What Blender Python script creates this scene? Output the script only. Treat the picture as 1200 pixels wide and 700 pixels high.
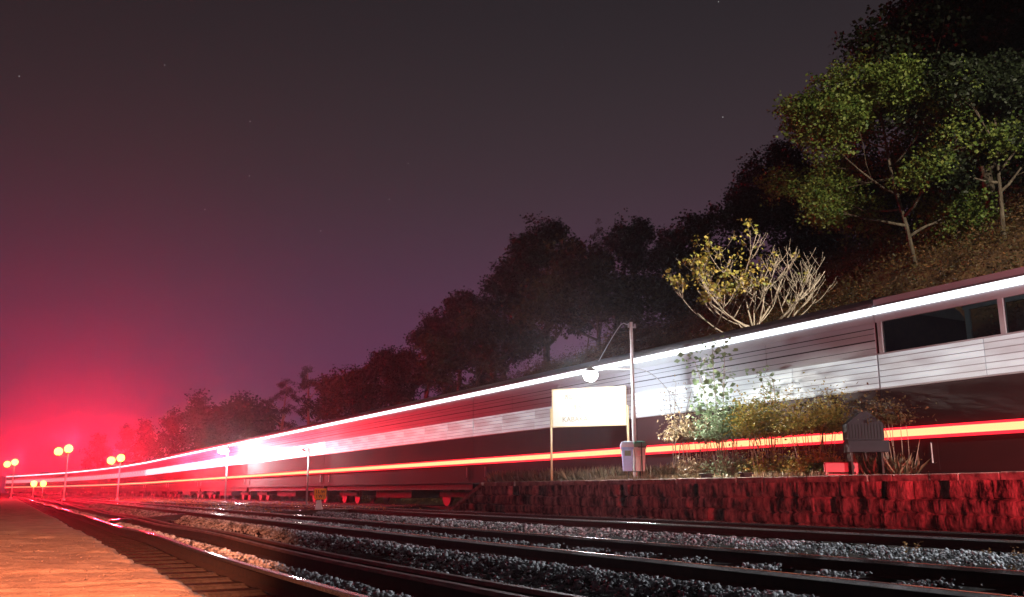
import bpy, math, random
import numpy as np
from mathutils import Vector
PI = math.pi
S = bpy.context.scene
COL = S.collection
for o in list(bpy.data.objects): bpy.data.objects.remove(o)

# ---------------------------------------------------------------- camera
F, W0, H0 = 1050.0, 1200.0, 700.0
CAM = Vector((0, 0, 0.62))
PITCH = math.atan(227 / F)
YAW = math.atan(595 * math.cos(PITCH) / F)
cd = bpy.data.cameras.new('camera'); cam = bpy.data.objects.new('camera', cd); COL.objects.link(cam)
cam.location = CAM
cam.rotation_euler = (PI / 2 + PITCH, 0, -YAW)
cd.sensor_width = 36; cd.lens = 36 * F / W0
cd.clip_start = 0.05; cd.clip_end = 5000
S.camera = cam
FW = Vector((math.sin(YAW) * math.cos(PITCH), math.cos(YAW) * math.cos(PITCH), math.sin(PITCH)))
RT = Vector((math.cos(YAW), -math.sin(YAW), 0)); UP = RT.cross(FW)

def ray(px, py): return FW + RT * ((px - W0 / 2) / F) + UP * ((H0 / 2 - py) / F)
def atX(px, py, X): r = ray(px, py); return CAM + r * ((X - CAM.x) / r.x)
def atZ(px, py, z): r = ray(px, py); return CAM + r * ((z - CAM.z) / r.z)
def atD(px, py, d): return CAM + ray(px, py) * d

# ---------------------------------------------------------------- world, exposure
wd = bpy.data.worlds.new('World'); S.world = wd; wd.use_nodes = True
nt = wd.node_tree; nt.nodes.clear()
def N(t, **k):
    n = nt.nodes.new(t)
    for a, b in k.items(): setattr(n, a, b)
    return n
tc = N('ShaderNodeTexCoord'); sep = N('ShaderNodeSeparateXYZ'); nt.links.new(tc.outputs['Generated'], sep.inputs[0])
rmp = N('ShaderNodeValToRGB'); nt.links.new(sep.outputs['Z'], rmp.inputs[0])
cr = rmp.color_ramp; cr.interpolation = 'B_SPLINE'
cols = [(0.0, (.20, .048, .15)), (.10, (.15, .046, .115)), (.22, (.082, .038, .068)), (.34, (.048, .034, .039)), (.5, (.026, .022, .026)), (1, (.016, .015, .018))]
cr.elements[0].position, cr.elements[0].color = cols[0][0], (*cols[0][1], 1)
cr.elements[1].position, cr.elements[1].color = cols[-1][0], (*cols[-1][1], 1)
for p, c in cols[1:-1]: cr.elements.new(p).color = (*c, 1)
# the town's glow is strongest on the side the line runs to, and fades to the open country left of it
dot = N('ShaderNodeVectorMath', operation='DOT_PRODUCT'); dot.inputs[1].default_value = (math.sin(math.radians(42)), math.cos(math.radians(42)), 0)
nt.links.new(tc.outputs['Generated'], dot.inputs[0])
mr = N('ShaderNodeMapRange'); mr.inputs[1].default_value = 0.2; mr.inputs[2].default_value = 1; mr.inputs[3].default_value = 0.35; mr.inputs[4].default_value = 1
nt.links.new(dot.outputs['Value'], mr.inputs[0])
vm = N('ShaderNodeVectorMath', operation='SCALE'); nt.links.new(rmp.outputs[0], vm.inputs[0]); nt.links.new(mr.outputs[0], vm.inputs['Scale'])
vo = N('ShaderNodeTexVoronoi'); vo.inputs['Scale'].default_value = 38; nt.links.new(tc.outputs['Generated'], vo.inputs[0])
lt = N('ShaderNodeMath', operation='LESS_THAN'); lt.inputs[1].default_value = 0.022; nt.links.new(vo.outputs['Distance'], lt.inputs[0])
sc_ = N('ShaderNodeMath', operation='MULTIPLY'); sc_.inputs[1].default_value = 0.35; nt.links.new(lt.outputs[0], sc_.inputs[0])
ad = N('ShaderNodeVectorMath', operation='ADD'); nt.links.new(vm.outputs[0], ad.inputs[0]); nt.links.new(sc_.outputs[0], ad.inputs[1])
bg = N('ShaderNodeBackground'); bg.inputs[1].default_value = 1.0; nt.links.new(ad.outputs[0], bg.inputs[0])
wo = N('ShaderNodeOutputWorld'); nt.links.new(bg.outputs[0], wo.inputs[0])
S.view_settings.view_transform = 'Standard'; S.view_settings.look = 'None'
S.view_settings.exposure = 0; S.view_settings.gamma = 1; S.view_settings.use_curve_mapping = False
S.cycles.volume_bounces = 0; S.cycles.max_bounces = 5; S.cycles.transparent_max_bounces = 12
S.cycles.sample_clamp_indirect = 4; S.cycles.use_denoising = True
HAZE = 0.0007
P_RED, P_WHITE, P_WARM, P_SIG = 45000, 430, 42000, 10000

# ---------------------------------------------------------------- materials
def mat(name, col, rough=.8, metal=0, col2=None, scale=8, detail=6, bump=0, bscale=None, stretch=(1, 1, 1), spec=.5, lo=.35, hi=.65, emis=None, es=0, trans=0, dist=.05):
    m = bpy.data.materials.new(name); m.use_nodes = True; t = m.node_tree
    b = t.nodes['Principled BSDF']
    b.inputs['Base Color'].default_value = (*col, 1); b.inputs['Roughness'].default_value = rough; b.inputs['Metallic'].default_value = metal
    b.inputs['Specular IOR Level'].default_value = spec
    if emis: b.inputs['Emission Color'].default_value = (*emis, 1); b.inputs['Emission Strength'].default_value = es
    if trans: b.inputs['Subsurface Weight'].default_value = 0
    co = t.nodes.new('ShaderNodeTexCoord'); mp = t.nodes.new('ShaderNodeMapping'); mp.inputs['Scale'].default_value = stretch
    t.links.new(co.outputs['Object'], mp.inputs[0])
    if col2:
        n = t.nodes.new('ShaderNodeTexNoise'); n.inputs['Scale'].default_value = scale; n.inputs['Detail'].default_value = detail; n.inputs['Roughness'].default_value = .65
        t.links.new(mp.outputs[0], n.inputs[0])
        r = t.nodes.new('ShaderNodeValToRGB'); r.color_ramp.elements[0].position = lo; r.color_ramp.elements[1].position = hi
        r.color_ramp.elements[0].color = (*col, 1); r.color_ramp.elements[1].color = (*col2, 1)
        t.links.new(n.outputs['Fac'], r.inputs[0]); t.links.new(r.outputs[0], b.inputs['Base Color'])
    if bump:
        n2 = t.nodes.new('ShaderNodeTexNoise'); n2.inputs['Scale'].default_value = bscale or scale * 3; n2.inputs['Detail'].default_value = 5
        t.links.new(mp.outputs[0], n2.inputs[0])
        bp = t.nodes.new('ShaderNodeBump'); bp.inputs['Strength'].default_value = bump; bp.inputs['Distance'].default_value = dist
        t.links.new(n2.outputs['Fac'], bp.inputs['Height']); t.links.new(bp.outputs[0], b.inputs['Normal'])
    return m
def leafmat(name, c1, c2, c3=None):
    m = bpy.data.materials.new(name); m.use_nodes = True; t = m.node_tree; t.nodes.clear()
    g = t.nodes.new('ShaderNodeNewGeometry'); r = t.nodes.new('ShaderNodeValToRGB')
    r.color_ramp.elements[0].color = (*c1, 1); r.color_ramp.elements[1].color = (*c2, 1)
    if c3: r.color_ramp.elements.new(.85).color = (*c3, 1)
    t.links.new(g.outputs['Random Per Island'], r.inputs[0])
    b = t.nodes.new('ShaderNodeBsdfPrincipled'); b.inputs['Roughness'].default_value = .55; b.inputs['Specular IOR Level'].default_value = .3
    t.links.new(r.outputs[0], b.inputs['Base Color'])
    tr = t.nodes.new('ShaderNodeBsdfTranslucent'); t.links.new(r.outputs[0], tr.inputs[0])
    mx = t.nodes.new('ShaderNodeMixShader'); mx.inputs[0].default_value = .22
    t.links.new(b.outputs[0], mx.inputs[1]); t.links.new(tr.outputs[0], mx.inputs[2])
    o = t.nodes.new('ShaderNodeOutputMaterial'); t.links.new(mx.outputs[0], o.inputs[0])
    return m
def emat(name, c, s):
    m = bpy.data.materials.new(name); m.use_nodes = True; t = m.node_tree; t.nodes.clear()
    e = t.nodes.new('ShaderNodeEmission'); e.inputs[0].default_value = (*c, 1); e.inputs[1].default_value = s
    o = t.nodes.new('ShaderNodeOutputMaterial'); t.links.new(e.outputs[0], o.inputs[0]); return m
def litmat(name, c, s):
    m = bpy.data.materials.new(name); m.use_nodes = True; t = m.node_tree; b = t.nodes['Principled BSDF']
    b.inputs['Base Color'].default_value = (.5, .53, .55, 1); b.inputs['Roughness'].default_value = .35; b.inputs['Emission Color'].default_value = (*c, 1)
    co = t.nodes.new('ShaderNodeTexCoord'); mp = t.nodes.new('ShaderNodeMapping'); mp.inputs['Scale'].default_value = (1, .35, 1.6)
    n = t.nodes.new('ShaderNodeTexNoise'); n.inputs['Scale'].default_value = 1.6; n.inputs['Detail'].default_value = 6
    t.links.new(co.outputs['Object'], mp.inputs[0]); t.links.new(mp.outputs[0], n.inputs[0])
    r = t.nodes.new('ShaderNodeMapRange'); r.inputs[1].default_value = .3; r.inputs[2].default_value = .7; r.inputs[3].default_value = s * .45; r.inputs[4].default_value = s * 1.15
    t.links.new(n.outputs['Fac'], r.inputs[0]); t.links.new(r.outputs[0], b.inputs['Emission Strength']); return m
def glassmat(name, tint):
    m = bpy.data.materials.new(name); m.use_nodes = True; t = m.node_tree; t.nodes.clear()
    a = t.nodes.new('ShaderNodeBsdfTransparent'); a.inputs[0].default_value = (*tint, 1)
    g = t.nodes.new('ShaderNodeBsdfGlossy'); g.inputs['Roughness'].default_value = .08
    fr = t.nodes.new('ShaderNodeFresnel'); fr.inputs[0].default_value = 1.4
    mx = t.nodes.new('ShaderNodeMixShader'); t.links.new(fr.outputs[0], mx.inputs[0])
    t.links.new(a.outputs[0], mx.inputs[1]); t.links.new(g.outputs[0], mx.inputs[2])
    o = t.nodes.new('ShaderNodeOutputMaterial'); t.links.new(mx.outputs[0], o.inputs[0]); return m

M = dict(
 soil=mat('oily_soil', (.006, .005, .005), .95, col2=(.026, .021, .019), scale=3, bump=.6, bscale=40, spec=.1, lo=.4, hi=.8),
 hillsoil=mat('hill_earth', (.05, .03, .018), .95, col2=(.16, .085, .045), scale=.8, bump=.8, bscale=6, spec=.1, dist=.2),
 paving=mat('compacted_laterite_gravel', (.20, .13, .095), .95, col2=(.46, .34, .25), scale=5, detail=10, bump=.9, bscale=90, stretch=(.5, 1.6, 1), spec=.15, lo=.3, hi=.7, dist=.02),
 pebble=mat('dark_pebble', (.10, .07, .055), .9, col2=(.26, .19, .15), scale=30, spec=.1),
 platdirt=mat('platform_dirt', (.12, .09, .06), .95, col2=(.32, .25, .17), scale=4, bump=.6, spec=.1),
 stone=mat('gravel_stone', (.05, .05, .052), .9, col2=(.55, .56, .58), scale=5, detail=2, spec=.3),
 laterite=mat('laterite_stone', (.010, .007, .007), .9, col2=(.48, .24, .22), scale=2.8, detail=12, bump=1, bscale=16, stretch=(1, 1.9, .75), spec=.25, lo=.40, hi=.64, dist=.04),
 coping=mat('coping_stone', (.07, .04, .035), .85, col2=(.34, .22, .19), scale=4, bump=.6, spec=.2),
 sleeper=mat('sleeper_concrete', (.016, .014, .013), .9, col2=(.035, .03, .028), scale=9, bump=.5, spec=.1),
 railtop=mat('polished_rail_steel', (.62, .58, .56), .16, 1, bump=.05, bscale=20),
 railside=mat('rusty_rail_web', (.018, .010, .008), .8, 0, col2=(.04, .02, .014), scale=12),
 dullrail=mat('dull_rail_head', (.12, .08, .075), .6, .5, col2=(.26, .19, .18), scale=10, stretch=(1, .2, 1), bump=.4),
 maroon=mat('maroon_coach_paint', (.038, .004, .005), .75, col2=(.022, .003, .004), scale=1.2, stretch=(1, .3, 1), spec=.4),
 pale=mat('pale_ribbed_paint', (.36, .39, .42), .5, col2=(.46, .50, .53), scale=1.5, stretch=(1, .15, 1)),
 fascia=mat('grey_blue_paint', (.34, .37, .42), .4, col2=(.44, .47, .52), scale=1.1, stretch=(1, .15, 1)),
 gap=mat('black_groove', (.02, .02, .022), .8),
 roof=mat('coach_roof', (.22, .22, .23), .6, col2=(.12, .12, .12), scale=2, stretch=(1, .3, 1)),
 glassdark=mat('coach_window_glass', (.05, .06, .09), .12, 0, spec=.8),
 clearglass=glassmat('clear_glass', (.86, .92, .90)),
 iron=mat('black_iron', (.02, .018, .018), .7, .4, col2=(.06, .035, .03), scale=6),
 wheel=mat('wheel_steel', (.10, .07, .06), .5, .7),
 striplight=emat('white_strip_lamp', (.90, .95, 1), 2.6),
 litwin=litmat('lit_frosted_window', (.72, .84, .88), .55), litwin2=litmat('bright_frosted_window', (.90, .93, .96), 1.7),
 redcore=emat('red_strip_lamp_core', (1, .40, .17), 2.3),
 rededge=emat('red_strip_lamp_lens', (1, .02, .035), 2.2),  # red halo of the trail made as a glowing part
 tail=emat('red_tail_lamp', (1, .04, .05), 14),  # lens glow of the added red lamp
 globe=emat('yellow_globe', (1, .45, .06), 9),
 whitebulb=emat('white_bulb', (.93, .97, 1), 60),
 greypaint=mat('galvanised_steel', (.55, .55, .54), .5, .1, col2=(.40, .40, .39), scale=5, spec=.4),
 whitepaint=mat('white_paint', (.78, .77, .74), .6, col2=(.6, .58, .54), scale=7),
 board=mat('cream_sign_enamel', (.80, .78, .68), .5, col2=(.76, .74, .62), scale=3, spec=.3),  # yellow board colour paled to cream to imitate lamp glare
 yellow=mat('yellow_sign_paint', (.80, .38, .03), .6, col2=(.60, .26, .02), scale=14),
 letter=mat('faded_lettering', (.34, .27, .17), .7),  # dark letters paled in colour to imitate lamp glare
 blackp=mat('black_paint', (.02, .02, .02), .6),
 frame=mat('yellow_sign_frame', (.72, .55, .28), .5),
 bluebin=mat('blue_white_plastic', (.22, .55, .90), .4), greenbin=mat('green_plastic', (.03, .26, .16), .4), palebin=mat('pale_green_plastic', (.50, .66, .58), .4), bluelid=mat('pale_blue_lid', (.50, .66, .78), .4),
 lav=mat('mauve_grey_sheet_metal', (.030, .025, .034), .8, col2=(.022, .018, .025), scale=5), redp=mat('red_paint', (.40, .015, .03), .4),
 bark=mat('bark', (.06, .045, .035), .95, col2=(.16, .13, .10), scale=6, bump=.8, stretch=(1, 1, .3), spec=.1),
 palebark=mat('pale_bark', (.26, .20, .15), .9, col2=(.42, .34, .27), scale=8, bump=.4, spec=.15),
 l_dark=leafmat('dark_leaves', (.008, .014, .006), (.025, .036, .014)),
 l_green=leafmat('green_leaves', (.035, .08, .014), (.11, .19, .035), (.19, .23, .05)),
 l_red=leafmat('dull_olive_leaves', (.03, .03, .014), (.09, .075, .03)),
 l_yellow=leafmat('yellow_green_leaves', (.16, .18, .03), (.38, .36, .07), (.42, .30, .07)),
 l_pale=leafmat('pale_round_leaves', (.12, .20, .10), (.30, .40, .24)),
 l_dry=leafmat('dry_stems', (.16, .11, .06), (.42, .32, .19)),
 l_brown=leafmat('brown_bracken', (.09, .036, .016), (.34, .15, .065), (.12, .09, .03)),
 l_weed=leafmat('orange_weed', (.20, .10, .03), (.45, .26, .09)),
)

# ---------------------------------------------------------------- helpers
def tag(o, label=None, cat=None, group=None, kind=None):
    for k, v in (('label', label), ('category', cat), ('group', group), ('kind', kind)):
        if v: o[k] = v
    return o
def empty(name, loc=(0, 0, 0), rz=0, **k):
    o = bpy.data.objects.new(name, None); COL.objects.link(o); o.location = loc; o.rotation_euler = (0, 0, rz); o.empty_display_size = .2
    return tag(o, **k)
def link(name, me, m, parent=None):
    if m and not me.materials: me.materials.append(m)
    o = bpy.data.objects.new(name, me); COL.objects.link(o); o.parent = parent; return o
class MB:
    def __init__(s): s.v = []; s.f = []; s.mi = []
    def add(s, vs, fs, mi=0):
        n = len(s.v); s.v += [tuple(v) for v in vs]; s.f += [tuple(n + i for i in f) for f in fs]; s.mi += [mi] * len(fs)
    def box(s, x0, x1, y0, y1, z0, z1, mi=0, bev=0):
        if bev:
            b = bev; pr = [(x0 + b, y0), (x1 - b, y0), (x1, y0 + b), (x1, y1 - b), (x1 - b, y1), (x0 + b, y1), (x0, y1 - b), (x0, y0 + b)]
            c = ((x0 + x1) / 2, (y0 + y1) / 2); vs = []
            for z, k in ((z0, 0), (z1 - b, 0), (z1, b)):
                for (x, y) in pr: vs.append((x + (c[0] - x) / max(abs(c[0] - x), 1e-6) * k * (abs(c[0] - x) > b), y + (c[1] - y) / max(abs(c[1] - y), 1e-6) * k * (abs(c[1] - y) > b), z))
            fs = [tuple(range(7, -1, -1)), tuple(range(16, 24))]
            for r in (0, 8):
                for i in range(8): fs.append((r + i, r + (i + 1) % 8, r + 8 + (i + 1) % 8, r + 8 + i))
            s.add(vs, fs, mi); return s
        s.add([(x, y, z) for z in (z0, z1) for y in (y0, y1) for x in (x0, x1)], [(0, 2, 3, 1), (4, 5, 7, 6), (0, 1, 5, 4), (2, 6, 7, 3), (0, 4, 6, 2), (1, 3, 7, 5)], mi); return s
    def tube(s, pts, rad, n=8, mi=0, cap=True):
        pts = [Vector(p) for p in pts]; rad = rad if hasattr(rad, '__len__') else [rad] * len(pts); base = len(s.v); prev = None
        for i, p in enumerate(pts):
            t = (pts[min(i + 1, len(pts) - 1)] - pts[max(i - 1, 0)]).normalized()
            if prev is None: a = Vector((1, 0, 0)) if abs(t.x) < .9 else Vector((0, 1, 0)); u = t.cross(a).normalized()
            else: u = (prev - t * prev.dot(t)).normalized()
            prev = u; w = t.cross(u)
            for k in range(n): an = 2 * PI * k / n; s.v.append(tuple(p + (u * math.cos(an) + w * math.sin(an)) * rad[i]))
        for i in range(len(pts) - 1):
            for k in range(n): a = base + i * n + k; b = base + i * n + (k + 1) % n; s.f.append((a, b, b + n, a + n)); s.mi.append(mi)
        if cap:
            s.f.append(tuple(base + k for k in range(n - 1, -1, -1))); e = base + (len(pts) - 1) * n; s.f.append(tuple(e + k for k in range(n))); s.mi += [mi, mi]
        return s
    def lathe(s, prof, c=(0, 0, 0), n=16, mi=0):
        base = len(s.v)
        for (r, z) in prof:
            for k in range(n): an = 2 * PI * k / n; s.v.append((c[0] + r * math.cos(an), c[1] + r * math.sin(an), c[2] + z))
        for i in range(len(prof) - 1):
            for k in range(n): a = base + i * n + k; b = base + i * n + (k + 1) % n; s.f.append((a, b, b + n, a + n)); s.mi.append(mi)
        s.f.append(tuple(base + k for k in range(n - 1, -1, -1))); e = base + (len(prof) - 1) * n; s.f.append(tuple(e + k for k in range(n))); s.mi += [mi, mi]
        return s
    def prism_y(s, prof, ys, mi=0, off=None):   # profile in xz swept along y
        n = len(prof); base = len(s.v)
        for j, y in enumerate(ys):
            ox, oz = off(y) if off else (0, 0)
            for (x, z) in prof: s.v.append((x + ox, y, z + oz))
        for j in range(len(ys) - 1):
            for k in range(n): a = base + j * n + k; b = base + j * n + (k + 1) % n; s.f.append((a, a + n, b + n, b)); s.mi.append(mi)
        s.f.append(tuple(base + k for k in range(n))); e = base + (len(ys) - 1) * n; s.f.append(tuple(e + k for k in range(n - 1, -1, -1))); s.mi += [mi, mi]
        return s
    def build(s, name, m, parent=None, smooth=False):
        me = bpy.data.meshes.new(name); me.from_pydata(s.v, [], s.f)
        ms = m if isinstance(m, (list, tuple)) else [m]
        for x in ms: me.materials.append(x)
        if len(ms) > 1: me.polygons.foreach_set('material_index', s.mi)
        if smooth: me.polygons.foreach_set('use_smooth', [True] * len(s.f))
        me.update(); o = bpy.data.objects.new(name, me); COL.objects.link(o); o.parent = parent; return o
KIDS = {}
def copy_tree(o, parent=None):
    c = o.copy(); COL.objects.link(c); c.parent = parent
    for ch in [x for x in bpy.data.objects if x.parent == o]: copy_tree(ch, c)
    return c
def npmesh(name, V, Fa, m):
    """V (n,3), Fa (k,nv) numpy"""
    me = bpy.data.meshes.new(name); V = np.asarray(V, np.float32); Fa = np.asarray(Fa, np.int32); k, nv = Fa.shape
    me.vertices.add(len(V)); me.vertices.foreach_set('co', V.ravel())
    me.loops.add(k * nv); me.loops.foreach_set('vertex_index', Fa.ravel())
    me.polygons.add(k); me.polygons.foreach_set('loop_start', np.arange(0, k * nv, nv, dtype=np.int32)); me.polygons.foreach_set('loop_total', np.full(k, nv, np.int32))
    me.materials.append(m); me.update(calc_edges=True); return me
def leaves(P, size, rng, aspect=.5, up=.3, D=None):
    """folded leaf of four points and two triangles at each P"""
    n = len(P); d = rng.normal(size=(n, 3)) if D is None else D + rng.normal(size=(n, 3)) * .35
    if D is None: d[:, 2] = d[:, 2] * .6 - up
    d /= np.linalg.norm(d, axis=1)[:, None]
    e = np.cross(d, rng.normal(size=(n, 3))); e /= np.linalg.norm(e, axis=1)[:, None]; nn = np.cross(d, e)
    s = (size * rng.uniform(.6, 1.35, n))[:, None]
    a = P; b = P + d * s * .5 + e * s * aspect * .5 + nn * s * .1; c = P + d * s; f = P + d * s * .5 - e * s * aspect * .5 + nn * s * .1
    V = np.stack([a, b, c, f], 1).reshape(-1, 3); i = np.arange(n)[:, None] * 4
    Fa = np.concatenate([i + [0, 1, 2], i + [0, 2, 3]], 1).reshape(-1, 3)
    return V, Fa

# ---------------------------------------------------------------- terrain
def hill_h(x, y):
    H = 38 * np.exp(-np.maximum(y - 5, 0) / 48.) + 5 + 13 * np.exp(-((y - 270) / 90.) ** 2) * np.clip((x - 20) / 30, 0, 1)
    u = np.clip(x - 20.6, 0, None); z = 1.0 * u - .9 * (1 - np.exp(-u / 2.5))
    z = np.maximum(H * (1 - np.exp(-np.maximum(z, 0) / H)), 0)
    bumps = np.sin(x * .31 + y * .17) * .5 + np.sin(x * .83 - y * .57) * .22 + np.sin(y * 1.3 + x * .4) * .12
    return -.26 + z + bumps * np.clip(u / 5, 0, 1)
xs = np.concatenate([np.linspace(-900, -60, 15), np.linspace(-40, 20, 25), np.linspace(20.5, 80, 120), np.linspace(85, 900, 40)])
ys = np.concatenate([np.linspace(-500, -30, 14), np.linspace(-25, 120, 150), np.linspace(124, 360, 60), np.linspace(380, 2500, 30)])
X, Y = np.meshgrid(xs, ys, indexing='ij'); Z = hill_h(X, Y)
nx, ny = X.shape; idx = np.arange(nx * ny).reshape(nx, ny)
Fa = np.stack([idx[:-1, :-1], idx[1:, :-1], idx[1:, 1:], idx[:-1, 1:]], -1).reshape(-1, 4)
me = npmesh('ground', np.stack([X, Y, Z], -1).reshape(-1, 3), Fa, M['soil']); me.materials.append(M['hillsoil'])
cx = ((X[:-1, :-1] + X[1:, 1:]) / 2).ravel(); me.polygons.foreach_set('material_index', (cx > 20.5).astype(np.int32)); me.polygons.foreach_set('use_smooth', [True] * len(Fa))
tag(link('ground', me, None), kind='structure')
def gz(x, y): return float(hill_h(np.float64(x), np.float64(y)))

# near platform paving: rough sheet with a ragged edge, level with the rails
rng = np.random.default_rng(3)
xs = np.concatenate([np.linspace(-30, -4, 10), np.linspace(-3.7, 1.06, 95)]); ys = np.concatenate([np.linspace(-25, .5, 12), np.linspace(.7, 14, 330), np.linspace(14.2, 40, 160), np.linspace(41, 95, 55)])
X, Y = np.meshgrid(xs, ys, indexing='ij')
def wob(x, y, s, n=5):
    r = np.random.default_rng(s); z = np.zeros_like(x)
    for k in range(n):
        f = 1.7 ** k * 1.2; a, b, p, q = r.uniform(-1, 1, 4); z += np.sin(f * (a * x + (b + np.sign(b) * .8) * y) + p * 6) * np.sin(f * (b * x - a * y) * 1.3 + q * 6) / 1.35 ** k
    return z
Zp = .054 + wob(X, Y, 5, 9) * .012 + wob(X * .3, Y * 3.2, 15, 6) * .007 - .02 * np.clip((X - .8) / .26, 0, 1) ** 2 + rng.normal(size=X.shape) * .0022 * (Y < 15)
edge = X > .99; X = X + edge * (wob(X * 0, Y, 8, 8) * .02 + rng.normal(size=X.shape) * .006)
nx, ny = X.shape; V = np.stack([X, Y, Zp], -1); 
V2 = V[-1].copy(); V2[:, 2] = -.3; V2[:, 0] += .03
idx = np.arange(nx * ny).reshape(nx, ny); Fa = np.stack([idx[:-1, :-1], idx[1:, :-1], idx[1:, 1:], idx[:-1, 1:]], -1).reshape(-1, 4)
lo_ = nx * ny + np.arange(ny); Fs = np.stack([idx[-1, :-1], lo_[:-1], lo_[1:], idx[-1, 1:]], -1)
me = npmesh('platform_paving', np.concatenate([V.reshape(-1, 3), V2]), np.concatenate([Fa, Fs]), M['paving'])
tag(link('platform_paving', me, None), kind='structure')

# stones
def stones(name, P, size, m, seed, **k):
    r = np.random.default_rng(seed); n = len(P)
    base = np.array([(1, 0, 0), (-1, 0, 0), (0, 1, 0), (0, -1, 0), (0, 0, 1), (0, 0, -1)], float)
    f = np.array([(0, 2, 4), (2, 1, 4), (1, 3, 4), (3, 0, 4), (2, 0, 5), (1, 2, 5), (3, 1, 5), (0, 3, 5)])
    q = r.normal(size=(n, 3, 3)); q, _ = np.linalg.qr(q)
    sc = size[:, None, None] * r.uniform(.45, 1.25, (n, 6, 1))
    V = np.einsum('nij,kj->nki', q, base) * sc; V[:, :, 2] *= .75; V += P[:, None, :]
    Fa = (np.arange(n)[:, None, None] * 6 + f[None]).reshape(-1, 3)
    return tag(link(name, npmesh(name, V.reshape(-1, 3), Fa, m), None), kind='stuff', **k)
r = np.random.default_rng(11); PP = []; SS = []
for (xc, w, h, y0, y1, n) in ((2.45, .13, .06, 2.5, 42, 12000), (4.75, .27, .07, 3, 60, 22000), (10.1, .42, .07, 4, 75, 14000)):
    y = y0 + (y1 - y0) * r.random(n) ** 1.5; x = xc + np.clip(r.normal(size=n), -2.4, 2.4) * w * (1 + .25 * np.sin(y * .9)) * .8 + .06 * np.sin(y * .7)
    z = -.24 + (.11 + h) * np.exp(-((x - xc) / (w * 1.2)) ** 2) * r.uniform(.55, 1, n)
    PP.append(np.stack([x, y, z], 1)); SS.append(.015 * r.uniform(.5, 2.3, n) * (1 + y / 40))
for k in range(60):      # cribs of the middle track
    y = 2 + k * .62 * 1.6; n = 60
    PP.append(np.stack([6.6 + r.normal(size=n) * .16, y + r.normal(size=n) * .10, -.13 + r.random(n) * .05], 1)); SS.append(.022 * r.uniform(.6, 1.5, n) * (1 + y / 60))
n = 2200; y = 1.5 + 60 * r.random(n) ** 1.5; x = 1 + 12.5 * r.random(n); PP.append(np.stack([x, y, np.full(n, -.245)], 1)); SS.append(.018 * r.uniform(.5, 1.4, n))
stones('gravel', np.concatenate(PP), np.concatenate(SS), M['stone'], 2, label='loose pale ballast stones in long heaps between the rails', cat='gravel')
n = 2600; y = 1.2 + 14 * r.random(n) ** 1.4; x = -3.5 + 4.5 * r.random(n) ** .8; P = np.stack([x, y, np.full(n, .058)], 1)
stones('pebbles', P, .0045 * r.uniform(.5, 2.2, n) ** 1.3, M['pebble'], 5, label='small pebbles strewn over the orange lit platform', cat='pebbles')

# ---------------------------------------------------------------- tracks
def railprof(x):
    return [(x - .07, -.155), (x + .07, -.155), (x + .07, -.14), (x + .012, -.12), (x + .012, -.04), (x + .035, -.03), (x + .035, -.003)], [(x + .035, -.003), (x + .028, 0), (x - .028, 0), (x - .035, -.003), (x - .035, -.03), (x - .012, -.04), (x - .012, -.12), (x - .07, -.14)]
def rail_part(x, ys, parent, mtop, off=None, zo=0):
    p = railprof(x); prof = p[0] + p[1][1:]; n = len(prof); mb = MB()
    o2 = (lambda y: (off(y)[0], off(y)[1] + zo)) if off else (lambda y: (0, zo))
    mb.prism_y(prof, ys, off=o2)
    for i in range(len(mb.f)):
        k = i % n
        mb.mi[i] = 1 if (i < (len(ys) - 1) * n and k in (6, 7, 8, 5, 9)) else 0
    return mb.build('rail', [M['railside'], mtop], parent)
wave = lambda y: (.028 * math.sin(y * .42 + 1.1) * min(1, y / 9) + .018 * math.sin(y * .9), .016 * math.sin(y * .55) * min(1, max(0, y / 9)))
ysn = list(np.arange(-6, 150, .6)) + [180, 240, 320]
def track(rails, label, y1, ns, x0, x1, mtops, off=None, yst=-4):
    t = empty('railway_track', (0, 0, 0), label=label, cat='railway track')
    for x, m in zip(rails, mtops): rail_part(x, ysn, t, m, off)
    b = MB().box(x0, x1, -.12, .12, -.36, -.157, bev=.02); s0 = b.build('sleeper', M['sleeper'], t); s0.location.y = yst
    for k in range(1, ns):
        c = s0.copy(); COL.objects.link(c); c.parent = t; c.location.y = yst + k * .62
    b = MB()
    for k in range(ns, int((y1 - yst) / .62)): b.box(x0, x1, yst + k * .62 - .12, yst + k * .62 + .12, -.36, -.157)
    o = b.build('sleeper', M['sleeper'], t); o['kind'] = 'stuff'
    return t
track([2.0, 2.84, 3.12], 'nearest railway track with one polished wavy rail and a dull rail pair', 120, 70, 1.35, 3.6, [M['railtop'], M['dullrail'], M['dullrail']], wave)
track([5.46, 7.22], 'middle railway track with two straight polished rails behind the pale gravel heap', 120, 90, 4.95, 7.75, [M['railtop']] * 2)
track([11.72, 13.42], 'railway track running close along the foot of the stone platform wall', 120, 90, 11.2, 13.9, [M['railtop']] * 2)
track([17.15, 18.85], 'railway track under the long maroon train behind the platform', 140, 40, 16.6, 19.4, [M['railtop']] * 2)
for (a, b, lab) in (((128, 609.5), (216, 602), 'short crossing rail angled between the near and middle tracks'), ((318, 599.5), (520, 592), 'pale crossover rail beside the yellow marker post'), ((48, 583.5), (330, 594), 'diverging rail passing at the feet of the red lit lamp posts')):
    p, q = atZ(*a, 0), atZ(*b, 0); L = (q - p).length; ang = math.atan2(q.y - p.y, q.x - p.x) - PI / 2
    t = empty('crossing_rail', (p.x, p.y, .002), ang, label=lab, cat='rail'); rail_part(0, [0, L / 2, L], t, M['railtop'])
    b_ = MB()
    for k in range(int(L / 1.3)): b_.box(-.3, .3, k * 1.3 + .1, k * 1.3 + .3, -.34, -.157)
    o = b_.build('tie_plate', M['sleeper'], t)

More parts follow.
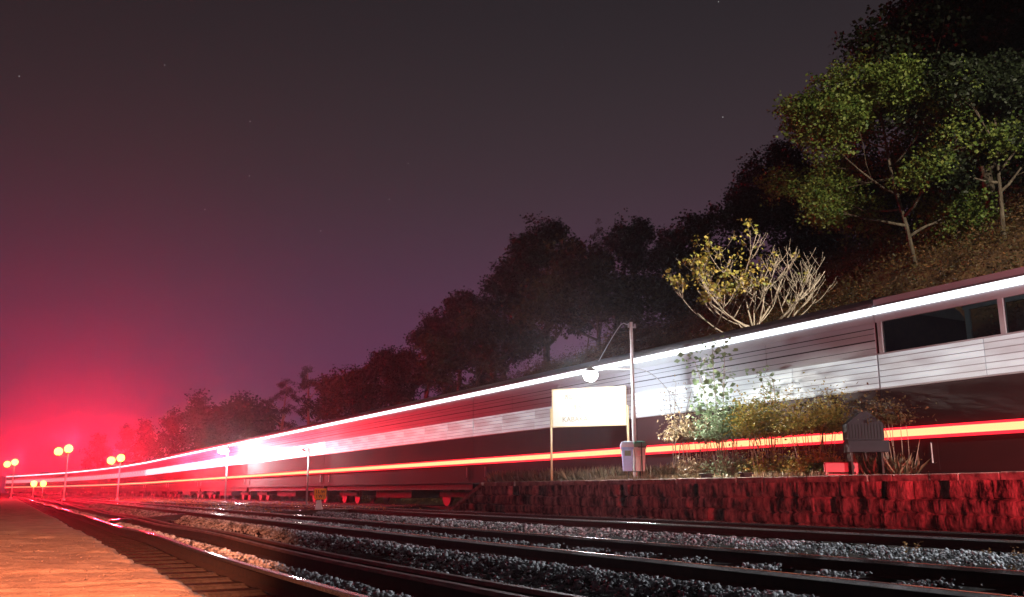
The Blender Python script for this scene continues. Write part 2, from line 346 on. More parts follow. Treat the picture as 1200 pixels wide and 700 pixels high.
# ---------------------------------------------------------------- stone platform
PX, PZ = 14.1, .944
yT = atX(566, 563, PX).y; yE = atX(522, 592, PX).y
plat = empty('stone_platform', (PX, 0, -.26), label='long raised platform with a dark laterite block wall and sloping end ramp', cat='platform')
rr = random.Random(5); rg = np.random.default_rng(5); Y0 = -12
yy = np.arange(-2, yE, .022); zz = np.linspace(0, 1.09, 46); YY, ZZ = np.meshgrid(yy, zz, indexing='ij')
def n1(t, seed, f, o=4):
    r_ = np.random.default_rng(seed); z_ = 0
    for k in range(o): g = r_.uniform(-1, 1, 4096); q_ = t * f * 2 ** k + 900; i_ = np.floor(q_).astype(int); u_ = q_ - i_; u_ = u_ * u_ * (3 - 2 * u_); z_ = z_ + (g[i_ % 4096] * (1 - u_) + g[(i_ + 1) % 4096] * u_) / 1.8 ** k
    return z_
D = np.zeros_like(YY) - .01; zb_ = [0, .25, .50, .77, 1.09]
for c in range(4):
    lo2 = zb_[c] + (n1(YY, 60 + c, .9) * .022 if c else 0); hi2 = zb_[c + 1] + (n1(YY, 61 + c, .9) * .022 if c < 3 else .05)
    inz = (ZZ >= lo2) & (ZZ < hi2)
    js = np.cumsum(rg.choice([.14, .2, .3, .45, .6, .9], 400) * rg.uniform(.7, 1.3, 400)) - 3
    tilt = n1(YY, 80 + c, 2.) * .05; yj = YY + (ZZ - lo2) * tilt
    k = np.searchsorted(js, yj); dl = np.minimum(yj - js[np.clip(k - 1, 0, 399)], js[np.clip(k, 0, 399)] - yj)
    dep = rg.uniform(-.015, .035, 401); dep[rg.random(401) < .10] = .16
    edge_ = np.clip(np.minimum(dl * 2.2, np.minimum(ZZ - lo2, hi2 - ZZ) * 1.0) / .03, 0, 1)
    D = np.where(inz, dep[np.clip(k, 0, 400)] + (1 - edge_ ** .5) * .11, D)
D += n1(YY + ZZ * .35, 90, 7, 4) * .011 + n1(ZZ * 1.0 + np.sin(YY * 1.7) * .2, 91, 9, 3) * .006 + rg.normal(size=YY.shape) * .004
Zt = np.where(YY > yT, np.minimum(ZZ, 1.09 * np.clip((yE - YY) / (yE - yT), 0, 1)), ZZ)
idx = np.arange(YY.size).reshape(YY.shape); Fa = np.stack([idx[:-1, :-1], idx[:-1, 1:], idx[1:, 1:], idx[1:, :-1]], -1).reshape(-1, 4)
link('block_wall', npmesh('block_wall', np.stack([D, YY, Zt], -1).reshape(-1, 3), Fa, M['laterite']), None, plat)
mb = MB()   # core: dark mortar behind the blocks and under the surface
cp = [(Y0, 0), (yE, 0), (yT, 1.07), (Y0, 1.07)]
n = len(cp); vs = [(.19, y, z) for y, z in cp] + [(2.05, y, z) for y, z in cp]
mb.add(vs, [(3, 2, 1, 0), (4, 5, 6, 7), (0, 1, 5, 4), (1, 2, 6, 5), (2, 3, 7, 6), (3, 0, 4, 7)]); mb.build('core', M['soil'], plat)
mb = MB()   # coping
y = Y0
while y < yT - .3:
    w = rr.uniform(.5, .9); w = min(w, yT - y); mb.box(-.07 + rr.uniform(-.015, .015), .34, y + .006, y + w - .006, 1.075, 1.204 + rr.uniform(-.01, .004), bev=.015); y += w
L = yE - yT
mb.add([(-.07, yT, 1.08), (-.07, yT, 1.204), (-.07, yE, .0), (-.07, yE, .1), (.34, yT, 1.08), (.34, yT, 1.204), (.34, yE, 0), (.34, yE, .1)], [(0, 2, 3, 1), (4, 5, 7, 6), (1, 3, 7, 5), (0, 4, 6, 2), (2, 6, 7, 3), (0, 1, 5, 4)])
mb.build('coping', M['coping'], plat)
gx = np.linspace(.342, 2.05, 14); gy = np.linspace(Y0, yT, 160); X, Y = np.meshgrid(gx, gy, indexing='ij'); Zs = 1.195 + wob(X, Y, 9, 6) * .012
idx = np.arange(X.size).reshape(X.shape); Fa = np.stack([idx[:-1, :-1], idx[1:, :-1], idx[1:, 1:], idx[:-1, 1:]], -1).reshape(-1, 4)
link('surface', npmesh('surface', np.stack([X, Y, Zs], -1).reshape(-1, 3), Fa, M['platdirt']), None, plat)
mb = MB(); mb.add([(.342, yT, 1.19), (2.05, yT, 1.19), (2.05, yE, .03), (.342, yE, .03)], [(0, 1, 2, 3)]); mb.build('ramp_surface', M['platdirt'], plat)

# ---------------------------------------------------------------- train: colour bands and glowing strips stand in for a passing train's light trails
LC = 19.7
def coach(vista=False, plain=False):
    t = empty('railway_coach', cat='railway coach', group='coaches of the standing train', label='x')
    L = LC
    prof = [(0.0, 1.0), (0.0, 2.795), (.0, 2.795), (3.2, 2.795), (3.2, 1.0)]
    MB().box(0, 3.2, 0, L, .98, 2.795).build('body', M['maroon'], t)
    mb = MB()      # side frame of the window row, then the lit windows with their level bars
    mb.box(.012, 3.2, .0, L, 2.80, 3.58) if not vista else mb.box(.012, .10, .0, L, 2.80, 3.58)
    if vista: mb.box(3.15, 3.2, .0, L, 2.80, 3.58)
    mb.box(-.022, .011, .0, L, 2.80, 2.835).box(-.022, .011, .0, L, 3.548, 3.58)
    mb.build('window_row', M['pale'], t)
    nw = 8; pitch = L / nw
    w0 = MB().box(-.012, .010, .012, pitch - .012, 2.837, 3.546).build('window', M['litwin'] if vista else M['litwin2'], t)
    bb = MB()
    for z in (2.93, 3.06, 3.19, 3.32, 3.45): bb.box(-.024, -.0135, .0, pitch - .004, z, z + .016)
    b0_ = bb.build('window_bars', M['fascia'], w0)
    for k in range(1, nw):
        w = w0.copy(); COL.objects.link(w); w.parent = t; w.location.y = k * pitch
        g = b0_.copy(); COL.objects.link(g); g.parent = w
    if not vista:
        MB().box(.0, 3.2, .0, L, 3.583, 4.27).build('window_band', M['fascia'], t)
        pn = MB()
        for k in range(6): pn.box(-.010, -.001, k * L / 6 + .012, (k + 1) * L / 6 - .012, 3.60, 4.25)
        pn.build('upper_panels', M['fascia'], t)
        st_ = MB()
        for z, h_ in ((3.70, .012), (3.86, .03), (4.02, .012), (4.13, .02)): st_.box(-.016, -.0105, .0, L, z, z + h_)
        st_.build('trim_stripes', M['gap'], t)  # dark lines drawn for the streaks in the light trail
        mb = MB(); mb.box(-.012, 3.212, .0, L, 4.272, 4.445); mb.build('fascia', M['pale'], t)
        pr = [(0, 4.66)] + [(1.6 - 1.6 * math.cos(a), 4.66 + .38 * math.sin(a)) for a in np.linspace(.12, PI - .12, 11)] + [(3.2, 4.66), (3.2, 4.462), (0, 4.462)]
        MB().prism_y(pr, [0, L], 0).build('roof', M['roof'], t)
    else:
        mb = MB()
        for k in range(8):
            y = .03 + k * (L - .18) / 7
            mb.box(-.01, .09, y, y + .1, 3.582, 4.27); mb.box(3.11, 3.2, y, y + .1, 3.0, 4.9); mb.box(1.0, 3.2, y, y + .1, 4.93, 4.99)
        mb.box(3.12, 3.2, .0, L, 4.86, 5.02); mb.box(-.012, .08, .0, L, 4.272, 4.445)
        mb.box(-.01, .09, .0, L, 4.64, 4.78)
        mb.build('frame', M['pale'], t)
        for k in range(7):
            y = .14 + k * (L - .18) / 7; y2 = y + (L - .18) / 7 - .12
            MB().box(.03, .04, y, y2, 3.584, 4.27).build('window', M['clearglass'], t)
            MB().box(3.15, 3.16, y, y2, 3.0, 4.86).build('window', M['clearglass'], t)
        mb = MB(); mb.add([(.09, .1, 4.79), (3.12, .1, 5.03), (3.12, L - .1, 5.03), (.09, L - .1, 4.79)], [(0, 1, 2, 3)])
        mb.add([(.09, .1, 4.80), (3.12, .1, 5.04), (3.12, L - .1, 5.04), (.09, L - .1, 4.80)], [(3, 2, 1, 0)]); mb.build('glass_roof', M['clearglass'], t)
    MB().box(-.045, -.014, .0, L, 4.45, 4.60).build('light_strip', M['striplight'], t)  # glowing strip stands in for the white light trail
    MB().box(-.05, -.012, .06, L - .06, 4.604, 4.64).build('gutter', M['roof'], t)
    ml = MB().box(-.12, -.002, .0, L, 1.70, 1.95, mi=0).build('marker_light', M['rededge'], t)  # glowing box stands in for the red light trail and its halo
    MB().box(-.135, -.121, .0, L, 1.755, 1.90).build('tube', M['redcore'], ml)
    for y in (.35, L - 1.25):
        d = MB().box(-.012, -.002, y, y + .85, 1.06, 1.70).build('door', M['maroon'], t)
        MB().tube([(-.05, y + .12, 1.2), (-.05, y + .12, 1.6)], .015, 6).build('handle', M['greypaint'], d)
    MB().box(.15, 3.05, .3, L - .3, .72, .978).box(.5, 2.7, L * .38, L * .62, .35, .718).build('underframe', M['iron'], t)
    for y in (2.9, L - 2.9):
        b = MB().box(.55, .68, y - 1.5, y + 1.5, .42, .66).box(2.5, 2.63, y - 1.5, y + 1.5, .42, .66).box(.68, 2.5, y - .2, y + .2, .45, .7).build('bogie', M['iron'], t)
        for dy in (-1.1, 1.1):
            for x in (.72, 2.40):
                c = MB()
                c.tube([(x, y + dy, .455), (x + .10, y + dy, .455)], .445, 20); c.tube([(x - .02 if x > 1 else x + .1, y + dy, .455), (x if x > 1 else x + .13, y + dy, .455)], .475, 20)
                c.build('wheel', M['wheel'], b)
    MB().box(.03, 3.17, L, L + .03, 1.0, 4.6).build('gangway_bellows', M['iron'], t)
    for x in (.7, 2.5): MB().tube([(x, L, .85), (x, L + .026, .85)], [.10, .16], 10).build('buffer', M['iron'], t)
    return t
TX = 16.4
yb = atX(1026, 400, TX).y
v = coach(True); v.location = (TX, yb - LC - .03, 0)  # glass coach made up for the see-through end of the trails
v['label'] = 'coach with a glass roof at the near end of the train, hillside seen through it'
base = coach(); cs = []
for k in range(6):
    c = base if k == 0 else copy_tree(base)
    c.location = (TX, yb + k * (LC + .03), 0); cs.append(c)
labs = ['maroon coach with a pale ribbed band directly behind the yellow and green bushes', 'coach standing behind the white name board, white lamp glare on its ribs',
        'coach just beyond the sloping end of the platform', 'coach behind the yellow marker post, pink in the haze', 'coach behind the dazzling white lamp post', 'last straight coach before the train bends away in red haze']
for c, l in zip(cs, labs): c['label'] = l
for w in [x for x in bpy.data.objects if x.parent in cs[:2] and (x.name.startswith('window.') or x.name == 'window')]:
    w.data = [x for x in v.children if x.name.startswith('window') and x.data.materials[0] == M['litwin']][0].data
# the rest of the train follows the curve of the line to the left
p = Vector((TX, yb + 6 * (LC + .03), 0)); a = 0
for k in range(7):
    a += math.radians(1.7); c = copy_tree(base); c.location = p; c.rotation_euler.z = a
    c['label'] = 'far coach on the bend in red haze, %s from the straight part' % ['first', 'second', 'third', 'fourth', 'fifth', 'sixth', 'seventh'][k]
    p = p + Vector((-math.sin(a), math.cos(a), 0)) * (LC + .03)
# ---------------------------------------------------------------- haze
def haze():
    m = bpy.data.materials.new('haze_air'); m.use_nodes = True; t = m.node_tree; t.nodes.clear()
    v = t.nodes.new('ShaderNodeVolumePrincipled'); v.inputs['Color'].default_value = (.93, .90, .95, 1); v.inputs['Density'].default_value = HAZE; v.inputs['Anisotropy'].default_value = .87
    o = t.nodes.new('ShaderNodeOutputMaterial'); t.links.new(v.outputs[0], o.inputs['Volume'])
    tag(MB().box(-1000, 1000, -600, 2600, -3, 75).build('haze', m), 'thin night mist lit red by the station lamps', 'haze', kind='stuff')
haze()

# ---------------------------------------------------------------- lamps
def point(name, loc, P, c, r=.12, parent=None):
    d = bpy.data.lights.new(name, 'POINT'); d.energy = P; d.color = c; d.shadow_soft_size = r
    o = bpy.data.objects.new(name, d); COL.objects.link(o); o.location = loc; o.parent = parent; return o
def globe_post(base, h, label, n=2, P=0, col=(1, .012, .035), gr=.38, small=False):
    t = empty('lamp_post', base, -YAW, label=label, cat='lamp post', group='red glowing lamp posts by the line')
    MB().lathe([(.16, 0), (.16, .25), (.09, .3)], n=12).tube([(0, 0, .25), (0, 0, h - .3)], [.085, .055], 10).build('post', M['whitepaint'], t, True)
    spots = [(0, h)] if n == 1 else [(0, h), (-.95, h - .25)]
    if n == 2:
        MB().tube([(0, 0, h - .75), (-.4, 0, h - .72), (-.8, 0, h - .68), (-.95, 0, h - .62)], .03, 8).build('arm', M['whitepaint'], t, True)
    for (x, z) in spots:
        hd = MB().lathe([(.08, z - gr - .05), (.14, z - gr + .02)], (x, 0, 0), 12).build('lamp_holder', M['iron'], t)
        MB().lathe([(gr * math.sin(a), z - gr * math.cos(a)) for a in np.linspace(.15, PI - .05, 10)], (x, 0, 0), 16).build('globe', M['globe'], hd, True)
    if P: point('lamp_light', (0, 0, h + gr + .1), P, col, .25, t)
def post_at(px, pyhead, pybase, z=-.26, **k):
    b = atZ(px, pybase, z); d = (b - CAM).dot(FW); top = atD(px, pyhead, d * 1.0)
    hgt = top.z - b.z; globe_post((b.x, b.y, z), hgt, **k)
post_at(74, 525.5, 588, label='tallest red glowing lamp post with a second lamp on its arm', P=P_RED)
post_at(137, 536.5, 587.5, label='red glowing two lamp post nearest the bend of the train', P=P_RED)
post_at(12.5, 541.5, 585.5, label='red glowing lamp post where the orange platform ends', P=P_RED * .9)
post_at(38, 567, 583, label='small far lamp post with one yellow globe between larger ones', n=1, P=P_RED * .25, gr=.5)
post_at(49, 567, 583, label='small far lamp post with one yellow globe, nearer the train', n=1, gr=.5)

def white_post(px, py, X, label, zb, P, r=.2):
    q = atX(px, py, X)
    t = empty('street_lamp', (q.x, q.y, zb), label=label, cat='lamp')
    h = q.z - zb
    MB().tube([(.35, 0, 0), (.35, 0, h + .25)], [.06, .045], 10).build('post', M['greypaint'], t, True)
    MB().tube([(.35, 0, h + .2), (.2, 0, h + .3), (0, 0, h + .18)], .022, 8).build('arm', M['greypaint'], t, True)
    f = MB().lathe([(.05, h + .17), (.15, h + .1), (.17, h + .04)], n=14).build('lamp_shade', M['greypaint'], t, True)
    MB().lathe([(r * .7 * math.sin(a), h + .03 - r * .7 * (math.cos(a) * .5 + .5)) for a in np.linspace(PI - .05, .1, 8)], n=14).build('bulb', M['whitebulb'], f, True)
    point('lamp_light', (0, 0, h - r - .12), P, (.93, .96, 1), .15, t)
white_post(262, 526, 14.6, 'dazzling white lamp in front of the far red lit coaches', -.26, P_WHITE * 6, .6)
white_post(355, 530, 14.9, 'small dim white lamp halfway along the train', -.26, P_WHITE * .25, .16)

# platform lamp on its tall pole
pb = atX(744.5, 556, 15.15); lp = atX(692, 438, 14.25); zb = PZ - .02
t = empty('lamp_pole', (pb.x, pb.y, zb), label='tall white steel pole behind the bins with a bright white lamp on its arm', cat='lamp pole')
top = atX(742, 377, 15.15).z - zb; ar = atX(743, 432, 15.15).z - zb; L0 = Vector((lp.x - pb.x, lp.y - pb.y, lp.z - zb))
q1 = MB(); q1.tube([(0, 0, 0), (0, 0, top * .45)], .058, 12); q1.tube([(0, 0, top * .45), (0, 0, top)], .045, 12); q1.tube([(0, 0, top * .44), (0, 0, top * .46)], .066, 12); q1.tube([(0, 0, 0), (0, 0, .05)], .13, 12)
q1.build('pole', M['whitepaint'], t, False)
dirv = Vector((L0.x, L0.y, 0)).normalized()
MB().tube([(0, 0, ar), tuple(Vector((L0.x, L0.y, ar + .04)) - dirv * .25)], .022, 8).build('arm', M['whitepaint'], t)
mb = MB(); pts = []
for u in np.linspace(0, 1, 14):
    x = u * (Vector((L0.x, L0.y, 0)).length * .8); z = top - .12 + .14 * math.sin(min(u * 2.2, 1) * PI * .5) - (max(0, u - .25) / .75) ** 1.1 * (top - ar - .22)
    pts.append(tuple(dirv * min(x, L0.length * .8) + Vector((0, 0, z))))
mb.tube(pts, .014, 6); mb.build('conduit', M['greypaint'], t, True)
MB().box(-.11, .16, -.02, .02, top - .16, top - .12).tube([(.13, 0, top - .14), (.13, 0, top - .04)], .03, 8).tube([(-.08, 0, top - .14), (-.08, 0, top - .04)], .03, 8).build('insulator_bracket', M['greypaint'], t)
f = MB().lathe([(.03, .16), (.06, .12), (.19, .03), (.21, .0)], tuple(L0 + Vector((0, 0, .05))), 18).build('lamp_shade', M['greypaint'], t, True)
MB().lathe([(.21 * math.sin(a), -.15 - .18 * math.cos(a)) for a in np.linspace(.1, PI - .1, 9)], tuple(L0 + Vector((0, 0, .10))), 16).build('bulb', M['whitebulb'], f, True)
point('lamp_light', tuple(L0 + Vector((-.05, -.05, -.30))), P_WHITE, (.90, .95, 1), .12, t)
d = bpy.data.lights.new('reflector_light', 'SPOT'); d.energy = P_WHITE * 2; d.color = (.90, .95, 1); d.spot_size = math.radians(120); d.spot_blend = .7; d.shadow_soft_size = .1  # extra spot added to the lamp, aimed over the tracks
o = bpy.data.objects.new('reflector_light', d); COL.objects.link(o); o.parent = t; o.location = L0 + Vector((-.06, -.06, -.30)); o.rotation_euler = Vector((-.62, -.55, -.55)).to_track_quat('-Z', 'Y').to_euler()
d = bpy.data.lights.new('reflector_light', 'SPOT'); d.energy = P_WHITE * 18; d.color = (1, .97, .86); d.spot_size = math.radians(56); d.spot_blend = .9; d.shadow_soft_size = .1  # extra spot added to brighten the bushes
o = bpy.data.objects.new('reflector_light', d); COL.objects.link(o); o.parent = t; o.location = L0 + Vector((0, -.22, -.2)); o.rotation_euler = (Vector((14.9, 14.0, 1.2)) - lp).to_track_quat('-Z', 'Y').to_euler()
c1 = atX(795, 478, 15.9); pts = []
for u in np.linspace(0, 1, 12):
    e = Vector((c1.x - pb.x, c1.y - pb.y, 0)) * u; pts.append((e.x, e.y, ar + .0 - (ar - (c1.z - zb) ) * u ** 2.2))
pts += [(pts[-1][0] + .1, pts[-1][1], pts[-1][2] - .5), (pts[-1][0] + .12, pts[-1][1], 0.0)]
MB().tube(pts, .011, 6).build('stay_wire', M['greypaint'], t, True)

lampA = t
t2 = copy_tree(lampA); t2.location = (15.0, 1.5, zb); t2['label'] = 'next white lamp pole of the platform row, outside the picture'  # unseen copy added for its light on the gravel
for o in (t2, lampA): o['group'] = 'white lamp poles along the platform'
for ch in list(t2.children):  # spots of the added pole re-aimed at gravel and bushes
    if ch.type == 'LIGHT' and ch.data.type == 'SPOT':
        ch.data = ch.data.copy(); ch.data.energy = 0
        if not ch.name.startswith('x') and ch.data.spot_size > 1.5:
            ch.data.energy = 2500; ch.data.spot_size = math.radians(100); ch.rotation_euler = Vector((-.75, .62, -.40)).to_track_quat('-Z', 'Y').to_euler()
            ch.location.x -= .6
        else:
            ch.data.energy = 5000; ch.rotation_euler = Vector((.02, 1, -.18)).to_track_quat('-Z', 'Y').to_euler()
# name board
bl = atX(646.5, 560, 14.5); br = atX(737.5, 556, 15.98)
t = empty('station_name_board', (bl.x, bl.y, zb), math.atan2(br.y - bl.y, br.x - bl.x), label='bright cream name board on two posts under the white lamp', cat='sign')
Wd = math.hypot(br.x - bl.x, br.y - bl.y); mid = (bl + br) / 2; dm = (mid - CAM).dot(FW)
z1 = atD(691, 452, dm).z - zb; z0 = atD(691, 499, dm).z - zb
MB().box(.07, Wd - .06, -.02, .02, z0 + .03, z1 - .03).build('board', M['board'], t)
fr = MB(); fr.box(.04, Wd - .03, -.035, .03, z1 - .03, z1).box(.04, Wd - .03, -.035, .03, z0, z0 + .03).box(.04, .07, -.035, .03, z0 + .031, z1 - .031).box(Wd - .06, Wd - .03, -.035, .03, z0 + .031, z1 - .031); fr.build('frame', M['frame'], t)
for x in (0, Wd):
    MB().tube([(x, -.0, 0), (x, 0, z0 + .58)], .036, 8).build('post', M['frame'], t, True)
def text(body, size, loc, parent, m, name='lettering', rx=PI / 2, al='CENTER', ext=.002, bold=.0):
    cu = bpy.data.curves.new(name, 'FONT'); cu.body = body; cu.size = size; cu.align_x = al; cu.align_y = 'CENTER'; cu.extrude = ext; cu.offset = bold
    o = bpy.data.objects.new(name, cu); COL.objects.link(o)
    dg = bpy.context.evaluated_depsgraph_get(); me = bpy.data.meshes.new_from_object(o.evaluated_get(dg)); bpy.data.objects.remove(o)
    me.materials.clear(); me.materials.append(m); o = bpy.data.objects.new(name, me); COL.objects.link(o); o.parent = parent; o.location = loc; o.rotation_euler = (rx, 0, 0); return o
Hh = z1 - z0
text('ಕಬಕ ಪುತ್ತೂರು', .23, (Wd / 2, -.024, z1 - Hh * .22), t, M['letter'])
text('कबक पुत्तूर', .22, (Wd / 2, -.024, z1 - Hh * .50), t, M['letter'])
text('KABAKA PUTTUR', .215, (Wd / 2, -.024, z0 + Hh * .19), t, M['letter'])

# bins on a stand
b0 = atX(743, 553, 14.75); ang = -YAW
st = empty('bin_stand', (b0.x, b0.y, zb), ang, label='dark metal stand with a cross shaped post carrying the two bins', cat='stand')
MB().tube([(.20, -.17, 0), (.20, -.17, 1.02)], .014, 6).tube([(.10, -.17, .88), (.30, -.17, .88)], .014, 6).build('front_post', M['blackp'], st)
MB().tube([(-.12, .16, 0), (-.12, .16, .9)], .016, 6).tube([(.20, .16, 0), (.20, .16, .9)], .016, 6).build('rear_post', M['blackp'], st)
MB().tube([(-.12, .16, .24), (.20, .16, .24)], .010, 6).tube([(-.28, .16, .88), (.34, .16, .88)], .010, 6).build('crossbar', M['blackp'], st)
MB().box(-.16, .24, -.12, .12, .0, .05, bev=.01).build('foot_plate', M['whitepaint'], st)
def bin_(dx, mb_, ml, label, badge):
    R_ = Vector((math.cos(ang), math.sin(ang), 0)) * dx
    t = empty('litter_bin', (b0.x + R_.x, b0.y + R_.y, zb + .25), ang, label=label, cat='litter bin')
    s = MB(); pr = [(.115, .095, 0), (.15, .125, .58), (.165, .14, .585), (.165, .14, .63)]
    for (a, b, z) in pr: s.v += [(-a, -b, z), (a, -b, z), (a, b, z), (-a, b, z)]
    for i in range(3):
        for k in range(4): s.f.append((i * 4 + k, i * 4 + (k + 1) % 4, i * 4 + 4 + (k + 1) % 4, i * 4 + 4 + k)); s.mi.append(0)
    s.f.append((3, 2, 1, 0)); s.mi.append(0); s.build('body', mb_, t)
    l = MB(); pr = [(.175, .15, .632), (.175, .15, .70), (.14, .12, .78), (.06, .05, .80)]
    for (a, b, z) in pr: l.v += [(-a, -b, z), (a, -b, z), (a, b, z), (-a, b, z)]
    for i in range(3):
        for k in range(4): l.f.append((i * 4 + k, i * 4 + (k + 1) % 4, i * 4 + 4 + (k + 1) % 4, i * 4 + 4 + k)); l.mi.append(0)
    l.f += [(3, 2, 1, 0), (12, 13, 14, 15)]; l.mi += [0, 0]
    for k in range(6): l.box(-.165 + k * .057, -.13 + k * .057, -.158, -.151, .66, .74)
    l.build('lid', ml, t)
    MB().box(-.08, .08, -.128, -.118, .40, .54).build('badge', badge, t)
bin_(-.17, M['bluebin'], M['bluelid'], 'pale blue litter bin hanging beside the green one', M['greenbin'])
bin_(.165, M['palebin'], M['greenbin'], 'litter bin with a green lid hanging on the cross shaped post', M['whitepaint'])

# relay box and red fire box
q = atX(1015, 552, 15.35); t = empty('relay_cabinet', (q.x, q.y, zb), -YAW - .1, label='mauve grey sheet metal cabinet with a pointed lid on thin legs, beside the bushes', cat='cabinet')
hz = lambda py: atX(1015, py, 15.35).z - zb
a, b, c, d = hz(530), hz(516), hz(497), hz(483)
s = MB(); s.box(-.36, .44, -.2, .2, a, b - .01); s.build('lower_box', M['lav'], t)
s = MB(); s.v = [(-.36, -.2, b), (.36, -.2, b), (.36, -.2, c), (0.06, -.2, d), (-.06, -.2, d), (-.36, -.2, c)]; s.v += [(x, .2, z) for x, _, z in s.v]
s.f = [(0, 1, 2, 3, 4, 5), (11, 10, 9, 8, 7, 6)] + [(i, i + 6, (i + 1) % 6 + 6, (i + 1) % 6) for i in range(6)]; s.mi = [0] * 8; s.build('gabled_housing', M['lav'], t)
s = MB()
for k in range(11): s.box(-.33 + k * .062, -.31 + k * .062, -.212, -.202, b + .03, c - .01)
s.build('louvre', M['gap'], t)
for x in (-.3, .3): MB().box(x - .02, x + .02, -.15, .15, 0, a).build('leg', M['iron'], t)
q = atX(986, 553, 15.0); t = empty('fire_bucket_rack', (q.x, q.y, zb), -YAW - .1, label='low red rack with a round hole standing between the bush and the grey cabinet', cat='rack')
s = MB(); s.box(-.34, .34, -.05, .05, .10, .30, bev=.02); s.box(-.30, .30, -.05, .05, .02, .06); s.build('rail_panel', M['redp'], t)
MB().tube([(.2, -.06, .20), (.2, -.052, .20)], .06, 16).build('round_hole', M['gap'], t)
for x in (-.3, .3): MB().box(x - .02, x + .02, -.04, .04, .0, .099).build('leg', M['redp'], t)
for (px, lab) in ((828, 'small dark block on the coping, nearer the bins'), (874, 'small dark block on the coping below the bushes')):
    q = atX(px, 556, 14.3); t = MB().box(-.12, .12, -.07, .07, 0, .07, bev=.012).box(-.16, .16, -.09, .09, .071, .11, bev=.01).build('mooring_block', M['iron']); t.location = (q.x, q.y, PZ - .005); tag(t, lab, 'block')

# yellow marker on white post
q = atZ(373, 605, -.26); t = empty('track_marker', (q.x, q.y, -.26), -YAW, label='small yellow marker board on a white tapered post between the tracks', cat='marker')
dq = (q - CAM).dot(FW); hz = lambda py: atD(373, py, dq).z + .26
s = MB(); h1 = hz(586.5)
for z, w in ((0, .165), (h1, .075)): s.v += [(-w, -.07, z), (w, -.07, z), (w, .07, z), (-w, .07, z)]
s.f = [(0, 1, 5, 4), (1, 2, 6, 5), (2, 3, 7, 6), (3, 0, 4, 7), (4, 5, 6, 7), (3, 2, 1, 0)]; s.mi = [0] * 6; s.build('post', M['whitepaint'], t)
MB().tube([(.14, .0, 0), (.14, 0, h1 * .55)], .02, 6).tube([(.05, .08, h1 * .8), (.05, .08, h1 + .04)], .015, 6).build('stay', M['whitepaint'], t)
w = 7 * dq / F; z0_, z1_ = hz(585.5), hz(572.5)
MB().box(-w + .04, w + .04, -.015, .015, z0_, z1_, bev=0).build('board', M['yellow'], t)
text('I L W', .15, (.05, -.018, z0_ * .32 + z1_ * .68), t, M['blackp'], bold=.004); text('I W I', .15, (.05, -.018, z0_ * .72 + z1_ * .28), t, M['blackp'], bold=.004)

t = empty('lamp_post', (24, -3, 2.0), label='tall floodlight post by the hillside, outside the picture', cat='lamp post')  # unseen mast added to light the hillside
MB().tube([(0, 0, -.5), (0, 0, 16)], [.16, .09], 10).build('post', M['whitepaint'], t, True); MB().box(-.3, .3, -.2, .2, 16, 16.3, bev=.03).build('floodlight', M['whitepaint'], t)
d = bpy.data.lights.new('flood_light', 'SPOT'); d.energy = 36000; d.color = (1, .88, .66); d.spot_size = math.radians(40); d.spot_blend = .8; d.shadow_soft_size = .2  # added flood on the green tree and slope
o = bpy.data.objects.new('flood_light', d); COL.objects.link(o); o.parent = t; o.location = (0, .5, 16.1); o.rotation_euler = (atX(1060, 240, 32) - Vector((24, -2.5, 18.1))).to_track_quat('-Z', 'Y').to_euler()
d = bpy.data.lights.new('flood_light', 'SPOT'); d.energy = 90000; d.color = (1, .93, .76); d.spot_size = math.radians(17); d.spot_blend = .8; d.shadow_soft_size = .15  # second added flood picks out the bare tree
o = bpy.data.objects.new('flood_light', d); COL.objects.link(o); o.parent = t; o.location = (-.3, .5, 16.1); o.rotation_euler = (atX(870, 335, 21.8) - Vector((23.7, -2.5, 18.1))).to_track_quat('-Z', 'Y').to_euler()
# added unseen lamps that light the foreground from beside and behind the camera
t = empty('lamp_post', (-1.2, -3.2, .04), label='short shaded lamp post on the near platform behind the camera, outside the picture', cat='lamp post')
MB().tube([(0, 0, 0), (0, 0, 1.9)], [.05, .04], 10).build('post', M['whitepaint'], t, True); MB().box(-.14, .14, -.3, .05, 1.9, 2.05, bev=.02).build('lamp_housing', M['iron'], t)
d = bpy.data.lights.new('lamp_light', 'SPOT'); d.energy = P_WARM; d.color = (1, .29, .14); d.spot_size = math.radians(21); d.spot_blend = .6; d.shadow_soft_size = .06  # narrow added beam for the near paving
o = bpy.data.objects.new('lamp_light', d); COL.objects.link(o); o.parent = t; o.location = (.1, .15, 1.85); o.rotation_euler = Vector((1.0, 8.8, -1.2)).to_track_quat('-Z', 'Y').to_euler()
t = empty('signal_lamp', (8.6, .8, -.26), label='low red signal lamp between the tracks, outside the picture', cat='signal')  # unseen lamp added to light the block wall red
MB().tube([(0, 0, 0), (0, 0, 1.0)], .05, 10).build('post', M['iron'], t); MB().box(-.16, .16, -.12, .12, 1.0, 1.4).build('lamp_box', M['iron'], t)
MB().tube([(.161, 0, 1.2), (.175, 0, 1.2)], .09, 16).build('lens', M['tail'], t)
MB().box(.17, 1.05, -.9, 1.3, 1.115, 1.125).box(.17, 1.05, -.9, 1.3, .96, .97).box(.19, .20, .05, 1.3, .971, 1.114).build('visor', M['iron'], t)  # plates added to keep the red beam on the wall
d = bpy.data.lights.new('signal_light', 'SPOT'); d.energy = P_SIG; d.color = (1, .06, .085); d.spot_size = math.radians(100); d.spot_blend = .5; d.shadow_soft_size = .08
o = bpy.data.objects.new('signal_light', d); COL.objects.link(o); o.parent = t; o.location = (.3, 0, 1.10)
o.rotation_euler = (Vector((14.1, 13.5, .2)) - Vector((9.3, .8, .3))).to_track_quat('-Z', 'Y').to_euler()

